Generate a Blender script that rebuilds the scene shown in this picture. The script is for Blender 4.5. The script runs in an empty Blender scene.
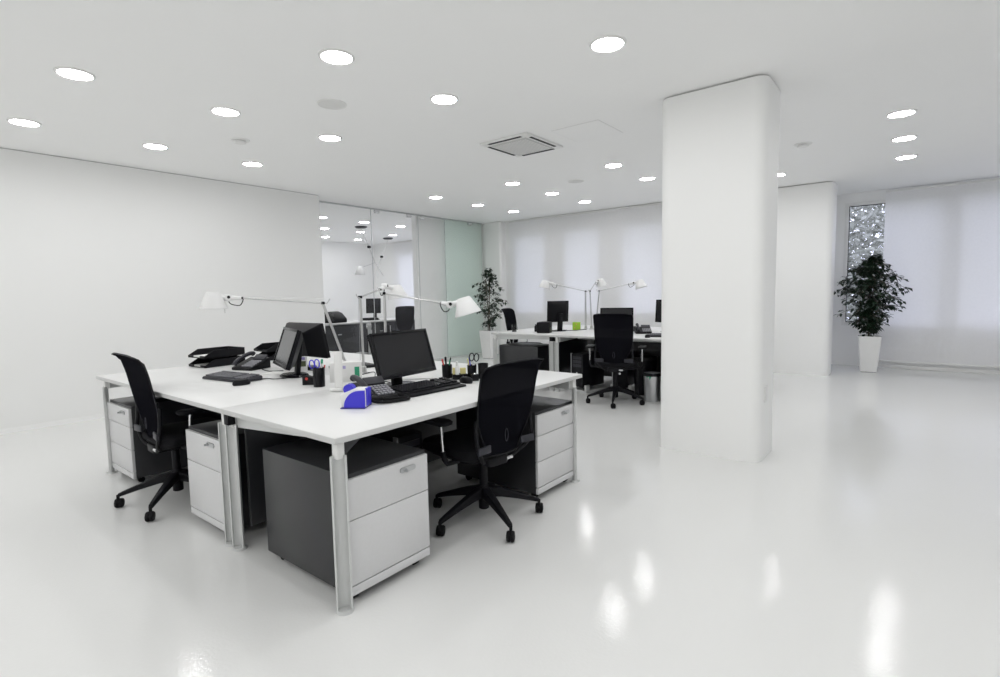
import bpy, bmesh, math, random
from mathutils import Vector, Matrix, Euler
random.seed(7)
SC = bpy.context.scene
COL = SC.collection
PI = math.pi
R = math.radians
HC = 2.792                      # ceiling height

# ------------------------------------------------------------------ camera
cam_d = bpy.data.cameras.new('camera')
cam = bpy.data.objects.new('camera', cam_d); COL.objects.link(cam)
cam_d.sensor_width = 36.0; cam_d.sensor_fit = 'HORIZONTAL'
cam_d.lens = 528.11 * 36.0 / 1000.0
cam_d.clip_start = 0.05; cam_d.clip_end = 200
_r = Vector((0.62065609, -0.78385993, -0.01869832)); _u = Vector((0.07832588, 0.03825466, 0.99619357)); _f = Vector((0.78016093, 0.61975817, -0.08513951))
M3 = Matrix((( _r.x, _u.x, -_f.x), (_r.y, _u.y, -_f.y), (_r.z, _u.z, -_f.z)))
cam.matrix_world = Matrix.Translation((0, 0, 1.2919)) @ M3.to_4x4()
SC.camera = cam

# ------------------------------------------------------------------ world, exposure
w = bpy.data.worlds.new('overcast_sky'); SC.world = w; w.use_nodes = True
bg = w.node_tree.nodes['Background']
bg.inputs['Color'].default_value = (0.80, 0.80, 1.0, 1); bg.inputs['Strength'].default_value = 2.8
SC.view_settings.view_transform = 'Standard'; SC.view_settings.look = 'None'
SC.view_settings.gamma = 1.0; SC.view_settings.use_curve_mapping = False
SC.view_settings.exposure = 0.24
LAMP_POWER = 40.0               # radiance of the ceiling downlights
SC.cycles.max_bounces = 14; SC.cycles.diffuse_bounces = 10; SC.cycles.glossy_bounces = 4
SC.cycles.transparent_max_bounces = 12; SC.cycles.caustics_reflective = False; SC.cycles.caustics_refractive = False
SC.cycles.sample_clamp_indirect = 6.0

# ------------------------------------------------------------------ materials
MATS = {}
def mat(name, col, rough=0.5, metal=0.0, var=0.03, scale=12.0, bump=0.0, bscale=200.0, spec=0.5, coat=0.0):
    if name in MATS: return MATS[name]
    m = bpy.data.materials.new(name); m.use_nodes = True
    nt = m.node_tree; b = nt.nodes['Principled BSDF']
    tc = nt.nodes.new('ShaderNodeTexCoord')
    n = nt.nodes.new('ShaderNodeTexNoise'); n.inputs['Scale'].default_value = scale; n.inputs['Detail'].default_value = 3
    nt.links.new(tc.outputs['Object'], n.inputs['Vector'])
    mx = nt.nodes.new('ShaderNodeMix'); mx.data_type = 'RGBA'
    mx.inputs['A'].default_value = (*[min(1, c * (1 - var)) for c in col], 1)
    mx.inputs['B'].default_value = (*[min(1, c * (1 + var)) for c in col], 1)
    nt.links.new(n.outputs['Fac'], mx.inputs['Factor']); nt.links.new(mx.outputs['Result'], b.inputs['Base Color'])
    b.inputs['Roughness'].default_value = rough; b.inputs['Metallic'].default_value = metal
    b.inputs['Specular IOR Level'].default_value = spec
    if coat: b.inputs['Coat Weight'].default_value = coat; b.inputs['Coat Roughness'].default_value = 0.08
    if bump:
        n2 = nt.nodes.new('ShaderNodeTexNoise'); n2.inputs['Scale'].default_value = bscale; n2.inputs['Detail'].default_value = 2
        nt.links.new(tc.outputs['Object'], n2.inputs['Vector'])
        bp = nt.nodes.new('ShaderNodeBump'); bp.inputs['Strength'].default_value = bump; bp.inputs['Distance'].default_value = 0.01
        nt.links.new(n2.outputs['Fac'], bp.inputs['Height']); nt.links.new(bp.outputs['Normal'], b.inputs['Normal'])
    MATS[name] = m
    return m
def emit(name, col, s):
    if name in MATS: return MATS[name]
    m = bpy.data.materials.new(name); m.use_nodes = True; nt = m.node_tree
    nt.nodes.clear(); o = nt.nodes.new('ShaderNodeOutputMaterial'); e = nt.nodes.new('ShaderNodeEmission')
    e.inputs['Color'].default_value = (*col, 1); e.inputs['Strength'].default_value = s
    nt.links.new(e.outputs[0], o.inputs[0]); MATS[name] = m; return m
def thin_glass(name, tint, refl=1.0, frost=0.0, fcol=(.8, .9, .85)):
    m = bpy.data.materials.new(name); m.use_nodes = True; nt = m.node_tree
    nt.nodes.clear(); o = nt.nodes.new('ShaderNodeOutputMaterial')
    t = nt.nodes.new('ShaderNodeBsdfTransparent'); t.inputs['Color'].default_value = (*tint, 1)
    g = nt.nodes.new('ShaderNodeBsdfGlossy'); g.inputs['Roughness'].default_value = 0.02
    fr = nt.nodes.new('ShaderNodeFresnel')       # same reflectance from both faces of the sheet
    ge = nt.nodes.new('ShaderNodeNewGeometry'); mr = nt.nodes.new('ShaderNodeMapRange')
    mr.inputs['To Min'].default_value = 1.45; mr.inputs['To Max'].default_value = 1/1.45
    nt.links.new(ge.outputs['Backfacing'], mr.inputs['Value']); nt.links.new(mr.outputs['Result'], fr.inputs['IOR'])
    base = t.outputs[0]
    if frost:
        d = nt.nodes.new('ShaderNodeBsdfDiffuse'); d.inputs['Color'].default_value = (*fcol, 1)
        tl = nt.nodes.new('ShaderNodeBsdfTranslucent'); tl.inputs['Color'].default_value = (*fcol, 1)
        m0 = nt.nodes.new('ShaderNodeMixShader'); m0.inputs[0].default_value = 0.4
        nt.links.new(d.outputs[0], m0.inputs[1]); nt.links.new(tl.outputs[0], m0.inputs[2])
        m1 = nt.nodes.new('ShaderNodeMixShader'); m1.inputs[0].default_value = frost
        nt.links.new(t.outputs[0], m1.inputs[1]); nt.links.new(m0.outputs[0], m1.inputs[2]); base = m1.outputs[0]
    m2 = nt.nodes.new('ShaderNodeMixShader'); mm = nt.nodes.new('ShaderNodeMath'); mm.operation = 'MULTIPLY'; mm.inputs[1].default_value = refl
    nt.links.new(fr.outputs[0], mm.inputs[0]); nt.links.new(mm.outputs[0], m2.inputs[0])
    nt.links.new(base, m2.inputs[1]); nt.links.new(g.outputs[0], m2.inputs[2]); nt.links.new(m2.outputs[0], o.inputs[0])
    MATS[name] = m; return m
def fabric_sheet(name, col, trans, see=0.0, rough=0.9):
    """cloth that lets light through: diffuse + translucent (+ open weave)"""
    m = bpy.data.materials.new(name); m.use_nodes = True; nt = m.node_tree
    nt.nodes.clear(); o = nt.nodes.new('ShaderNodeOutputMaterial')
    tc = nt.nodes.new('ShaderNodeTexCoord'); n = nt.nodes.new('ShaderNodeTexNoise'); n.inputs['Scale'].default_value = 30
    nt.links.new(tc.outputs['Object'], n.inputs['Vector'])
    mx = nt.nodes.new('ShaderNodeMix'); mx.data_type = 'RGBA'
    mx.inputs['A'].default_value = (*[c * .97 for c in col], 1); mx.inputs['B'].default_value = (*[min(1, c * 1.03) for c in col], 1)
    nt.links.new(n.outputs['Fac'], mx.inputs['Factor'])
    d = nt.nodes.new('ShaderNodeBsdfDiffuse'); tl = nt.nodes.new('ShaderNodeBsdfTranslucent')
    nt.links.new(mx.outputs['Result'], d.inputs['Color']); nt.links.new(mx.outputs['Result'], tl.inputs['Color'])
    m0 = nt.nodes.new('ShaderNodeMixShader'); m0.inputs[0].default_value = trans
    nt.links.new(d.outputs[0], m0.inputs[1]); nt.links.new(tl.outputs[0], m0.inputs[2]); out = m0.outputs[0]
    if see:
        t = nt.nodes.new('ShaderNodeBsdfTransparent'); m1 = nt.nodes.new('ShaderNodeMixShader'); m1.inputs[0].default_value = see
        nt.links.new(out, m1.inputs[1]); nt.links.new(t.outputs[0], m1.inputs[2]); out = m1.outputs[0]
    nt.links.new(out, o.inputs[0]); MATS[name] = m; return m

M_WALL = mat('white_wall_paint', (.89, .892, .886), .55, var=.006, scale=3, bump=.03, bscale=120)
M_CEIL = mat('white_ceiling_paint', (.93, .931, .928), .7, var=.006, scale=3)
M_GAP = mat('shadow_gap_grey', (.55, .55, .55), .8)
M_FLOOR = mat('white_resin_floor', (.755, .758, .750), .075, var=.012, scale=1.3, bump=.055, bscale=75, spec=.24)
M_TOP = mat('white_desk_laminate', (.745, .748, .743), .35, var=.008)
M_EDGE = mat('grey_desk_edge', (.58, .583, .578), .45)
M_ALU = mat('light_grey_aluminium', (.62, .63, .625), .38, metal=.25, var=.02)
M_DRAW = mat('silver_grey_drawer_front', (.65, .65, .658), .5, var=.03, scale=60)
M_CHAR = mat('charcoal_metal', (.014, .0145, .017), .34, var=.08, scale=40, bump=.03, bscale=300, spec=.62)
M_BLACK = mat('black_plastic', (.008, .008, .010), .45, var=.1, spec=.16)
M_BLKG = mat('glossy_black_plastic', (.007, .007, .009), .25, var=.1, spec=.22)
M_DGREY = mat('dark_grey_plastic', (.030, .030, .038), .4, var=.08, spec=.3)
M_FAB = mat('black_seat_fabric', (.008, .008, .010), .92, var=.2, scale=300, spec=.2)
M_RUB = mat('black_rubber', (.008, .008, .009), .6, spec=.15)
M_CHROME = mat('polished_chrome', (.75, .75, .76), .12, metal=1.0)
M_STEEL = mat('brushed_steel', (.55, .56, .57), .3, metal=.9, var=.05, scale=30)
M_LAMP = mat('lamp_white_aluminium', (.80, .80, .80), .35, var=.01)
M_LARM = mat('lamp_satin_aluminium', (.60, .60, .60), .3, metal=.8, var=.02)
M_SCR = mat('dark_screen', (.012, .012, .014), .3, var=.05, spec=.25)
M_SCRL = mat('matt_grey_screen', (.055, .056, .062), .16, var=.05)
M_PAPER = mat('white_paper', (.80, .80, .79), .7)
M_BLUE = mat('blue_plastic', (.045, .035, .60), .35)
M_WPLA = mat('white_plastic', (.80, .80, .79), .35)
M_RED = mat('red_plastic', (.55, .03, .02), .4)
M_GREENP = mat('green_plastic', (.03, .33, .18), .4)
M_YEL = mat('yellow_paper', (.75, .68, .30), .6)
M_LIME = mat('lime_green_card', (.36, .62, .04), .5)
M_LEAF = mat('dark_ficus_leaf', (.010, .026, .012), .38, var=.4, scale=14)
M_BARK = mat('grey_brown_bark', (.10, .08, .06), .8, var=.2, scale=40)
M_SOIL = mat('dark_soil', (.02, .017, .014), .95, var=.4, scale=60, bump=.5, bscale=60)
M_GRILLE = mat('grey_speaker_grille', (.74, .74, .73), .6, var=.05, scale=200)
M_KEY = mat('black_keycap', (.016, .016, .020), .4, spec=.35)
M_KEYG = mat('black_keycap_painted_sheen', (.13, .13, .15), .4)  # black keys, their grey reflection sheen is painted into the base colour
M_LIGHT = emit('downlight_glow', (1.0, .995, .992), LAMP_POWER)
M_GLASS = thin_glass('clear_partition_glass', (.995, .998, .998), .5)
M_WGLASS = thin_glass('window_glass', (.92, .94, .95), .8)
M_FROST = thin_glass('green_tinted_glass', (.965, 1.0, .985), .5, .20, (.92, 1.0, .96))
M_CUPG = thin_glass('drinking_glass', (.55, .55, .56), 2.0)
M_BLIND = fabric_sheet('white_translucent_blind', (.90, .90, .91), .28)
M_MESH = fabric_sheet('black_mesh_fabric', (.008, .008, .011), .1, .075)
M_TLEAF = mat('pale_grey_green_leaf', (.30, .31, .27), .7, var=.4, scale=3)

# ------------------------------------------------------------------ mesh helpers
class MB:
    def __init__(s): s.v = []; s.f = []
    def add(s, vs, fs):
        o = len(s.v); s.v += [Vector(p) for p in vs]; s.f += [tuple(i + o for i in q) for q in fs]; return s
    def box(s, x0, x1, y0, y1, z0, z1):
        return s.add([(x0,y0,z0),(x1,y0,z0),(x1,y1,z0),(x0,y1,z0),(x0,y0,z1),(x1,y0,z1),(x1,y1,z1),(x0,y1,z1)],
                     [(3,2,1,0),(4,5,6,7),(0,1,5,4),(1,2,6,5),(2,3,7,6),(3,0,4,7)])
    def obox(s, c, size, rot=(0,0,0)):
        m = Euler(rot).to_matrix(); x, y, z = [k/2 for k in size]
        vs = [Vector(c) + m @ Vector(p) for p in [(-x,-y,-z),(x,-y,-z),(x,y,-z),(-x,y,-z),(-x,-y,z),(x,-y,z),(x,y,z),(-x,y,z)]]
        return s.add(vs, [(3,2,1,0),(4,5,6,7),(0,1,5,4),(1,2,6,5),(2,3,7,6),(3,0,4,7)])
    def cyl(s, a, b, r0, r1=None, n=12, caps=True):
        a = Vector(a); b = Vector(b); r1 = r0 if r1 is None else r1
        d = (b - a).normalized(); u = d.orthogonal().normalized(); v = d.cross(u)
        vs = [a + (u*math.cos(2*PI*i/n) + v*math.sin(2*PI*i/n))*r0 for i in range(n)] + [b + (u*math.cos(2*PI*i/n) + v*math.sin(2*PI*i/n))*r1 for i in range(n)]
        fs = [(i, (i+1) % n, n+(i+1) % n, n+i) for i in range(n)]
        if caps: fs += [tuple(range(n-1, -1, -1)), tuple(range(n, 2*n))]
        return s.add(vs, fs)
    def tube(s, pts, r, n=8, caps=True):
        pts = [Vector(p) for p in pts]; k = len(pts); rs = r if isinstance(r, (list, tuple)) else [r]*k
        vs = []; fs = []; u = None
        for i, p in enumerate(pts):
            d = (pts[min(i+1, k-1)] - pts[max(i-1, 0)]).normalized()
            if u is None: u = d.orthogonal().normalized()
            u = (u - d*u.dot(d)).normalized(); v = d.cross(u)
            vs += [p + (u*math.cos(2*PI*j/n) + v*math.sin(2*PI*j/n))*rs[i] for j in range(n)]
        for i in range(k-1):
            for j in range(n): fs.append((i*n+j, i*n+(j+1) % n, (i+1)*n+(j+1) % n, (i+1)*n+j))
        if caps: fs += [tuple(range(n-1, -1, -1)), tuple(range((k-1)*n, k*n))]
        return s.add(vs, fs)
    def lathe(s, prof, n=24, c=(0,0,0), axis=None, cap0=False, cap1=False):
        """prof (r, h) along axis from c"""
        ax = Vector(axis or (0,0,1)).normalized(); u = ax.orthogonal().normalized() if axis else Vector((1,0,0)); v = ax.cross(u); c = Vector(c)
        vs = []; fs = []; k = len(prof)
        for r, h in prof: vs += [c + ax*h + (u*math.cos(2*PI*j/n) + v*math.sin(2*PI*j/n))*r for j in range(n)]
        for i in range(k-1):
            for j in range(n): fs.append((i*n+j, i*n+(j+1) % n, (i+1)*n+(j+1) % n, (i+1)*n+j))
        if cap0: fs.append(tuple(range(n-1, -1, -1)))
        if cap1: fs.append(tuple(range((k-1)*n, k*n)))
        return s.add(vs, fs)
    def prism(s, poly, z0, z1):
        n = len(poly); vs = [(x, y, z0) for x, y in poly] + [(x, y, z1) for x, y in poly]
        fs = [tuple(range(n-1, -1, -1)), tuple(range(n, 2*n))] + [(i, (i+1) % n, n+(i+1) % n, n+i) for i in range(n)]
        return s.add(vs, fs)
    def loft(s, rings, cap=True):
        n = len(rings[0]); vs = [p for q in rings for p in q]; fs = []
        for i in range(len(rings)-1):
            for j in range(n): fs.append((i*n+j, i*n+(j+1) % n, (i+1)*n+(j+1) % n, (i+1)*n+j))
        if cap: fs += [tuple(range(n-1, -1, -1)), tuple(range((len(rings)-1)*n, len(rings)*n))]
        return s.add(vs, fs)
    def grid(s, rows):
        k = len(rows); n = len(rows[0]); vs = [p for q in rows for p in q]
        return s.add(vs, [(i*n+j, i*n+j+1, (i+1)*n+j+1, (i+1)*n+j) for i in range(k-1) for j in range(n-1)])
    def xf(s, m):
        s.v = [m @ p for p in s.v]; return s
    def build(s, name, m, parent=None, bevel=0, smooth=True, seg=2, kind=None, thick=0, fixn=False):
        me = bpy.data.meshes.new(name)
        me.from_pydata([tuple(p) for p in s.v], [], s.f); me.update()
        if bevel or fixn:
            bm = bmesh.new(); bm.from_mesh(me)
            bmesh.ops.recalc_face_normals(bm, faces=bm.faces)
            if bevel:
                ed = [e for e in bm.edges if len(e.link_faces) == 2 and e.calc_face_angle(0) > R(35)]
                bmesh.ops.bevel(bm, geom=ed, offset=bevel, segments=seg, profile=.5, affect='EDGES', clamp_overlap=True)
            bm.to_mesh(me); bm.free()
        if smooth:
            me.polygons.foreach_set('use_smooth', [True]*len(me.polygons))
            try: me.set_sharp_from_angle(angle=R(38))
            except Exception: pass
        me.materials.append(m)
        o = bpy.data.objects.new(name, me); COL.objects.link(o)
        if parent is not None: o.parent = parent
        if kind: o['kind'] = kind
        if thick:
            md = o.modifiers.new('thickness', 'SOLIDIFY'); md.thickness = thick; md.offset = 0
        return o
def B(*a): return MB().box(*a)
def tag(o, label, cat, group=None, kind=None):
    o['label'] = label
    if cat: o['category'] = cat
    if group: o['group'] = group
    if kind: o['kind'] = kind
    return o
def thing(name, label, cat, loc=(0,0,0), rz=0, group=None):
    o = bpy.data.objects.new(name, None); COL.objects.link(o); o.empty_display_size = .05
    o.location = loc; o.rotation_euler = (0, 0, rz)
    return tag(o, label, cat, group)
def struct(o, label):
    o['kind'] = 'structure'; o['label'] = label; return o
def dup(root, loc, rz, label, group=None):
    r = root.copy(); COL.objects.link(r); r.location = loc; r.rotation_euler = (0, 0, rz); r['label'] = label
    if group: r['group'] = group
    for ch in list(root.children):
        c = ch.copy(); COL.objects.link(c); c.parent = r
        for g in list(ch.children):
            d = g.copy(); COL.objects.link(d); d.parent = c
    return r
def rrect(x0, x1, y0, y1, r, n=6):
    out = []
    for cx, cy, a0 in ((x1-r, y1-r, 0), (x0+r, y1-r, 90), (x0+r, y0+r, 180), (x1-r, y0+r, 270)):
        for i in range(n+1):
            a = R(a0 + 90*i/n); out.append((cx + r*math.cos(a), cy + r*math.sin(a)))
    return out
def bez(pts, n=24):
    """Catmull-Rom through pts"""
    P = [Vector(p) for p in pts]; P = [P[0]] + P + [P[-1]]; out = []
    for i in range(1, len(P)-2):
        for k in range(n):
            t = k/n; a, b, c, d = P[i-1], P[i], P[i+1], P[i+2]
            out.append(.5*((2*b) + (c-a)*t + (2*a-5*b+4*c-d)*t*t + (3*b-a-3*c+d)*t**3))
    out.append(P[-2]); return out

# ------------------------------------------------------------------ the room shell
XW0, XR, YR0, YL = -3.6, 10.34, -5.0, 7.029
struct(B(XW0-.2, 10.7, YR0-.2, 13.0, -.12, 0).build('floor', M_FLOOR, smooth=False), 'glossy white resin floor')
struct(B(XW0-.2, 10.7, YR0-.2, 13.0, HC, HC+.15).build('ceiling', M_CEIL, smooth=False), 'flat white ceiling')
GAP = .009
def wall_gap(name, label, x0, x1, y0, y1, inset=.012):
    o = struct(B(x0, x1, y0, y1, 0, HC-GAP).build(name, M_WALL, bevel=.006, smooth=True), label)
    g = B(x0+inset, x1-inset, y0+inset, y1-inset, HC-GAP-.002, HC).build('shadow_gap', M_GAP, o, smooth=False)
    return o
wall_gap('wall_left', 'long plain white wall on the left with a shadow gap under the ceiling', XW0, 4.606, YL, YL+.16)
struct(B(XW0-.2, XW0, YR0, 13, 0, HC).build('wall_behind', M_WALL, smooth=False), 'white wall behind the camera')
struct(B(XW0, 10.7, YR0-.2, YR0, 0, HC).build('wall_right', M_WALL, smooth=False), 'white wall to the right of the camera')
def wall_x(name, label, X, th, y0, y1, holes, zs, mat_=M_WALL):
    """wall in the plane X, thickness th outwards, window openings (ya, yb) between heights zs"""
    m = MB(); z0, z1 = zs; cur = y0
    for a, b in sorted(holes):
        m.box(X, X+th, cur, a, 0, HC); m.box(X, X+th, a, b, 0, z0); m.box(X, X+th, a, b, z1, HC); cur = b
    m.box(X, X+th, cur, y1, 0, HC)
    return struct(m.build(name, mat_, smooth=False), label)
H_R = [(-4.4, -3.1), (-3.0, -1.75), (-1.65, -.42), (-.32, 1.0)]
wall_x('wall_window_side', 'white window wall at the far right behind the blinds', XR, .25, YR0, 1.3, H_R, (.66, 2.64))
H_B = [(5.86, 6.70), (4.66, 5.50), (3.44, 4.28), (2.2, 3.05)]
wall_x('wall_back', 'white back wall behind the panel blinds', 8.97, .2, 1.3, 7.72, H_B, (.85, 2.50))
struct(B(9.1, 10.59, 1.3, 1.5, 0, HC).build('wall_return', M_WALL, smooth=False), 'white return wall hidden behind the far column')
# next room shell
H_N = [(8.2, 9.2), (9.4, 10.4), (10.6, 11.6)]
wall_x('wall_next_room_end', 'end wall of the next room seen through glass', 10.05, .2, 7.5, 12.9, H_N, (.6, 2.5))
struct(B(4.0, 10.05, 12.68, 12.9, 0, HC).build('wall_next_room_side', M_WALL, smooth=False), 'far white wall of the next room')
struct(B(4.0, 4.2, YL+.16, 12.9, 0, HC).build('wall_next_room_near', M_WALL, smooth=False), 'white side wall of the next room')
struct(B(XW0, 4.2, 12.68, 12.9, 0, HC).build('wall_corridor', M_WALL, smooth=False), 'white wall beyond the left wall')
struct(B(7.03, 8.97, 7.58, 7.70, 0, HC).build('wall_behind_glass', M_WALL, smooth=False), 'white wall close behind the frosted glass panels')
# pilaster between the glass and the first blind
struct(MB().prism(rrect(8.80, 9.1, 6.93, 7.40, .06), 0, HC-.004).build('trim_1', M_WALL), 'rounded white pilaster at the end of the glass partition')
# columns
def column(label, x0, x1, y0, y1, r):
    o = struct(MB().prism(rrect(x0, x1, y0, y1, r, 10), 0, HC-GAP-.006).build('column', M_WALL), label)
    MB().prism(rrect(x0+.03, x1-.03, y0+.03, y1-.03, r-.02, 8), HC-GAP-.01, HC).build('shadow_gap', M_GAP, o)
    return o
col1 = column('large white column with rounded corners in the foreground', 4.15, 4.66, .885, 1.655, .085)
column('white column standing in front of the far window wall', 8.90, 9.36, 1.005, 1.80, .085)
B(4.28, 4.36, .877, .886, .44, .56).build('socket_plate', M_WPLA, col1, bevel=.002)
bb = struct(B(XR-.05, XR, YR0, .42, 0, .055).build('baseboard_right', M_WPLA, bevel=.004), 'white baseboard ledge under the right blinds')
B(XR-.02, XR, YR0, .42, .055, .105).build('ledge', M_WALL, bb, bevel=.003)
struct(B(XW0, 4.606, YL-.004, YL, 0, .05).build('baseboard_left', M_WALL, smooth=False), 'low white skirting along the left wall')

# windows
NW = [0]
def window(X, th, a, b, z0, z1, label, fr=.055):
    NW[0] += 1
    o = bpy.data.objects.new('window_%d' % NW[0], None); COL.objects.link(o); o.location = (X, a, z0); struct(o, label)
    W, Hh = b-a, z1-z0; x0, x1 = -.012, .06
    f = MB(); f.box(x0, x1, 0, fr, 0, Hh).box(x0, x1, W-fr, W, 0, Hh).box(x0, x1, fr, W-fr, 0, fr).box(x0, x1, fr, W-fr, Hh-fr, Hh)
    f.build('window_frame', M_WPLA, o, bevel=.004)
    g = fr; t = .010
    k = MB(); k.box(.005, .02, g, g+t, g, Hh-g).box(.005, .02, W-g-t, W-g, g, Hh-g).box(.005, .02, g+t, W-g-t, g, g+t).box(.005, .02, g+t, W-g-t, Hh-g-t, Hh-g)
    k.build('seal', M_BLACK, o)
    B(.03, .036, g, W-g, g, Hh-g).build('pane', M_WGLASS, o, smooth=False)
    return o
for i, (a, b) in enumerate(H_R):
    window(XR, .25, a, b, .66, 2.64, 'white framed window with trees outside beside the far plant' if i == 3 else 'white framed window behind the right blinds')
for a, b in H_B: window(8.97, .2, a, b, .85, 2.50, 'white framed window behind the back wall blinds')
for a, b in H_N: window(10.05, .2, a, b, .6, 2.5, 'white framed window of the next room')

# panel blinds
def blind(X, y0, y1, z0, z1, label, group):
    o = thing('panel_blind', label, 'blind', (X, y0, z0), 0, group)
    W = y1-y0
    rows = [[(.0015*math.sin(7*j/8+y0), W*j/8, (z1-z0)*i/6) for j in range(9)] for i in range(7)]
    MB().grid(rows).build('fabric', M_BLIND, o)
    B(-.008, .008, 0, W, -.012, .014).build('bottom_bar', M_WPLA, o, bevel=.002)
    B(-.014, .014, 0, W, z1-z0-.03, z1-z0-.002).build('top_rail', M_WPLA, o, bevel=.002)
    return o
for i, (a, b, n) in enumerate([(-.40, .47, 'white fabric panel blind just right of the far potted plant'), (-1.27, -.385, 'white fabric panel blind at the right edge of the picture'),
                               (-2.13, -1.26, 'white fabric panel blind outside the right edge'), (-2.97, -2.11, 'white fabric panel blind outside the right edge'), (-4.9, -2.96, 'white fabric panel blind outside the right edge')]):
    blind(XR-.09 - (.012 if i % 2 else 0), a, b, .115, HC-.03, n, 'blinds along the right windows')
for i, (a, b, n) in enumerate([(5.78, 6.77, 'white fabric panel blind beside the glass partition end'), (4.59, 5.80, 'white fabric panel blind behind the left desk lamp of the far desks'),
                               (4.08, 4.60, 'narrow white fabric panel blind behind the far desks'), (2.88, 4.095, 'white fabric panel blind left of the big column'), (1.8, 2.895, 'white fabric panel blind hidden behind the big column')]):
    blind(8.90 + (.014 if i % 2 else 0), a, b, .10, HC-.012, n, 'blinds along the back wall')
for i, (a, b) in enumerate([(8.0, 9.25), (9.26, 10.45), (10.46, 11.75)]):
    blind(9.97, a, b, .1, HC-.02, ['white blind nearest the glass in the next room', 'middle white blind in the next room', 'farthest white blind in the next room'][i], 'blinds of the next room')

# glass partition
GY = 7.44
def glass_panel(x0, x1, m, label, clips, y=GY):
    o = thing('glass_panel', label, 'glass panel', (x0, y, 0), 0, 'glass partition panels')
    W = x1-x0
    B(0.004, W-.004, -.005, .005, .012, HC-.02).build('pane', m, o, smooth=False)
    B(0, .006, -.006, .006, .012, HC-.02).build('edge_strip', M_STEEL, o)
    B(0, W, -.012, .012, 0, .014).build('floor_track', M_ALU, o)
    B(0, W, -.014, .014, HC-.022, HC-.001).build('top_track', M_STEEL, o)
    for c in clips:
        B(c, c+.10, -.022, .022, HC-.075, HC-.022).build('clip', M_CHROME, o, bevel=.004)
    return o
glass_panel(4.22, 5.86, M_GLASS, 'clear fixed glass panel beside the left wall end', [])
glass_panel(5.86, 6.95, M_GLASS, 'clear glass door panel with two metal top clips', [.08, .82])
glass_panel(6.95, 7.66, M_GLASS, 'clear glass panel in front of white wall', [.06])
glass_panel(7.66, 8.79, M_FROST, 'pale green frosted glass panel next to the potted ficus', [.7])

# outside trees seen through the window
def leafcloud(n, c, rad, size, seed, m, name, parent, shell=.35):
    rnd = random.Random(seed); mb = MB()
    for _ in range(n):
        while True:
            p = Vector((rnd.uniform(-1,1), rnd.uniform(-1,1), rnd.uniform(-1,1)))
            if shell < p.length < 1: break
        q = Vector((p.x*rad[0], p.y*rad[1], p.z*rad[2])) + Vector(c)
        s = size*rnd.uniform(.6, 1.3); e = Euler((rnd.uniform(-1.2,1.2), rnd.uniform(-1.2,1.2), rnd.uniform(0, 6.3))).to_matrix()
        mb.add([q + e @ Vector(v)*s for v in [(0,-1,0),(.42,-.1,.1),(0,1,-.1),(-.42,-.1,.1)]], [(0,1,2),(0,2,3)])
    return mb.build(name, m, parent, smooth=False, kind='stuff')
def tree(loc, seed, label, top):
    t = thing('garden_tree', label, 'tree', loc, 0, 'trees outside the window')
    rnd = random.Random(seed)
    MB().tube([(0,0,-3), (.1,.05,0), (-.05,.1,top*.55), (.05,0,top*.9)], [.2,.16,.11,.04], 10).build('trunk', M_BARK, t)
    for k in range(7):
        a = rnd.uniform(0, 6.3); z = rnd.uniform(-.3, top*.6)
        MB().tube([(0,0,z), (.6*math.cos(a), .6*math.sin(a), z+.5), (1.4*math.cos(a), 1.4*math.sin(a), z+.9)], [.06,.04,.015], 6).build('branch', M_BARK, t)
    leafcloud(8500, (0,0,top*.5), (1.9,1.9,top*.75), .085, seed, M_TLEAF, 'foliage', t, .2)
tree((15.0, 1.6, 0), 3, 'leafy grey-green tree outside the uncovered window', 3.6)
tree((19.5, .6, 0), 5, 'second grey-green tree farther behind the uncovered window', 4.0)
tag(B(10.7, 40, -20, 30, -3.2, -3.0).build('lawn', mat('dull_lawn', (.16, .18, .13), .9, var=.3, scale=2), smooth=False), 'dull green lawn outside the window', 'lawn', None, 'structure')

# ------------------------------------------------------------------ ceiling fittings
def make_downlight():
    t = thing('downlight', 'x', 'ceiling light', (0,0,HC))
    MB().lathe([(.094,-.003),(.094,-.009),(.099,-.011),(.109,-.006),(.112,0)], 36).build('trim_ring', M_WPLA, t)
    MB().lathe([(.0005,-.004),(.06,-.0045),(.094,-.005)], 36).build('diffuser', M_LIGHT, t)
    return t
ROWN = {5.92: 'the row along the left wall', 4.432: 'the second row from the left wall', 2.925: 'the third row from the left wall', 1.545: 'the fourth row from the left wall', .185: 'the row above the right floor', -1.25: 'x', -2.7: 'x', -4.1: 'x'}
POSN = {1.117: 'nearest of three over the near desks', 2.087: 'middle of three over the near desks', 3.05: 'farthest of three over the near desks',
        5.92: 'nearest of three over the far desks', 6.92: 'middle of three over the far desks', 7.92: 'farthest of three over the far desks'}
dl = None
def put_light(x, y, label, group):
    global dl
    if dl is None:
        dl = make_downlight(); dl.location = (x, y, HC); tag(dl, label, 'ceiling light', group); return dl
    return dup(dl, (x, y, HC), 0, label, group)
VIS = {(5.92,1.117),(5.92,2.087),(5.92,3.05),(4.432,1.117),(4.432,2.087),(4.432,3.05),(2.925,2.087),(2.925,3.05),(1.545,3.05),(5.92,5.92),(5.92,6.92),(5.92,7.92),(4.432,5.92),(4.432,6.92),(4.432,7.92),(2.925,5.92),(2.925,6.92),(1.545,7.92),(.185,5.92),(.185,6.92),(.185,7.92)}
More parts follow.
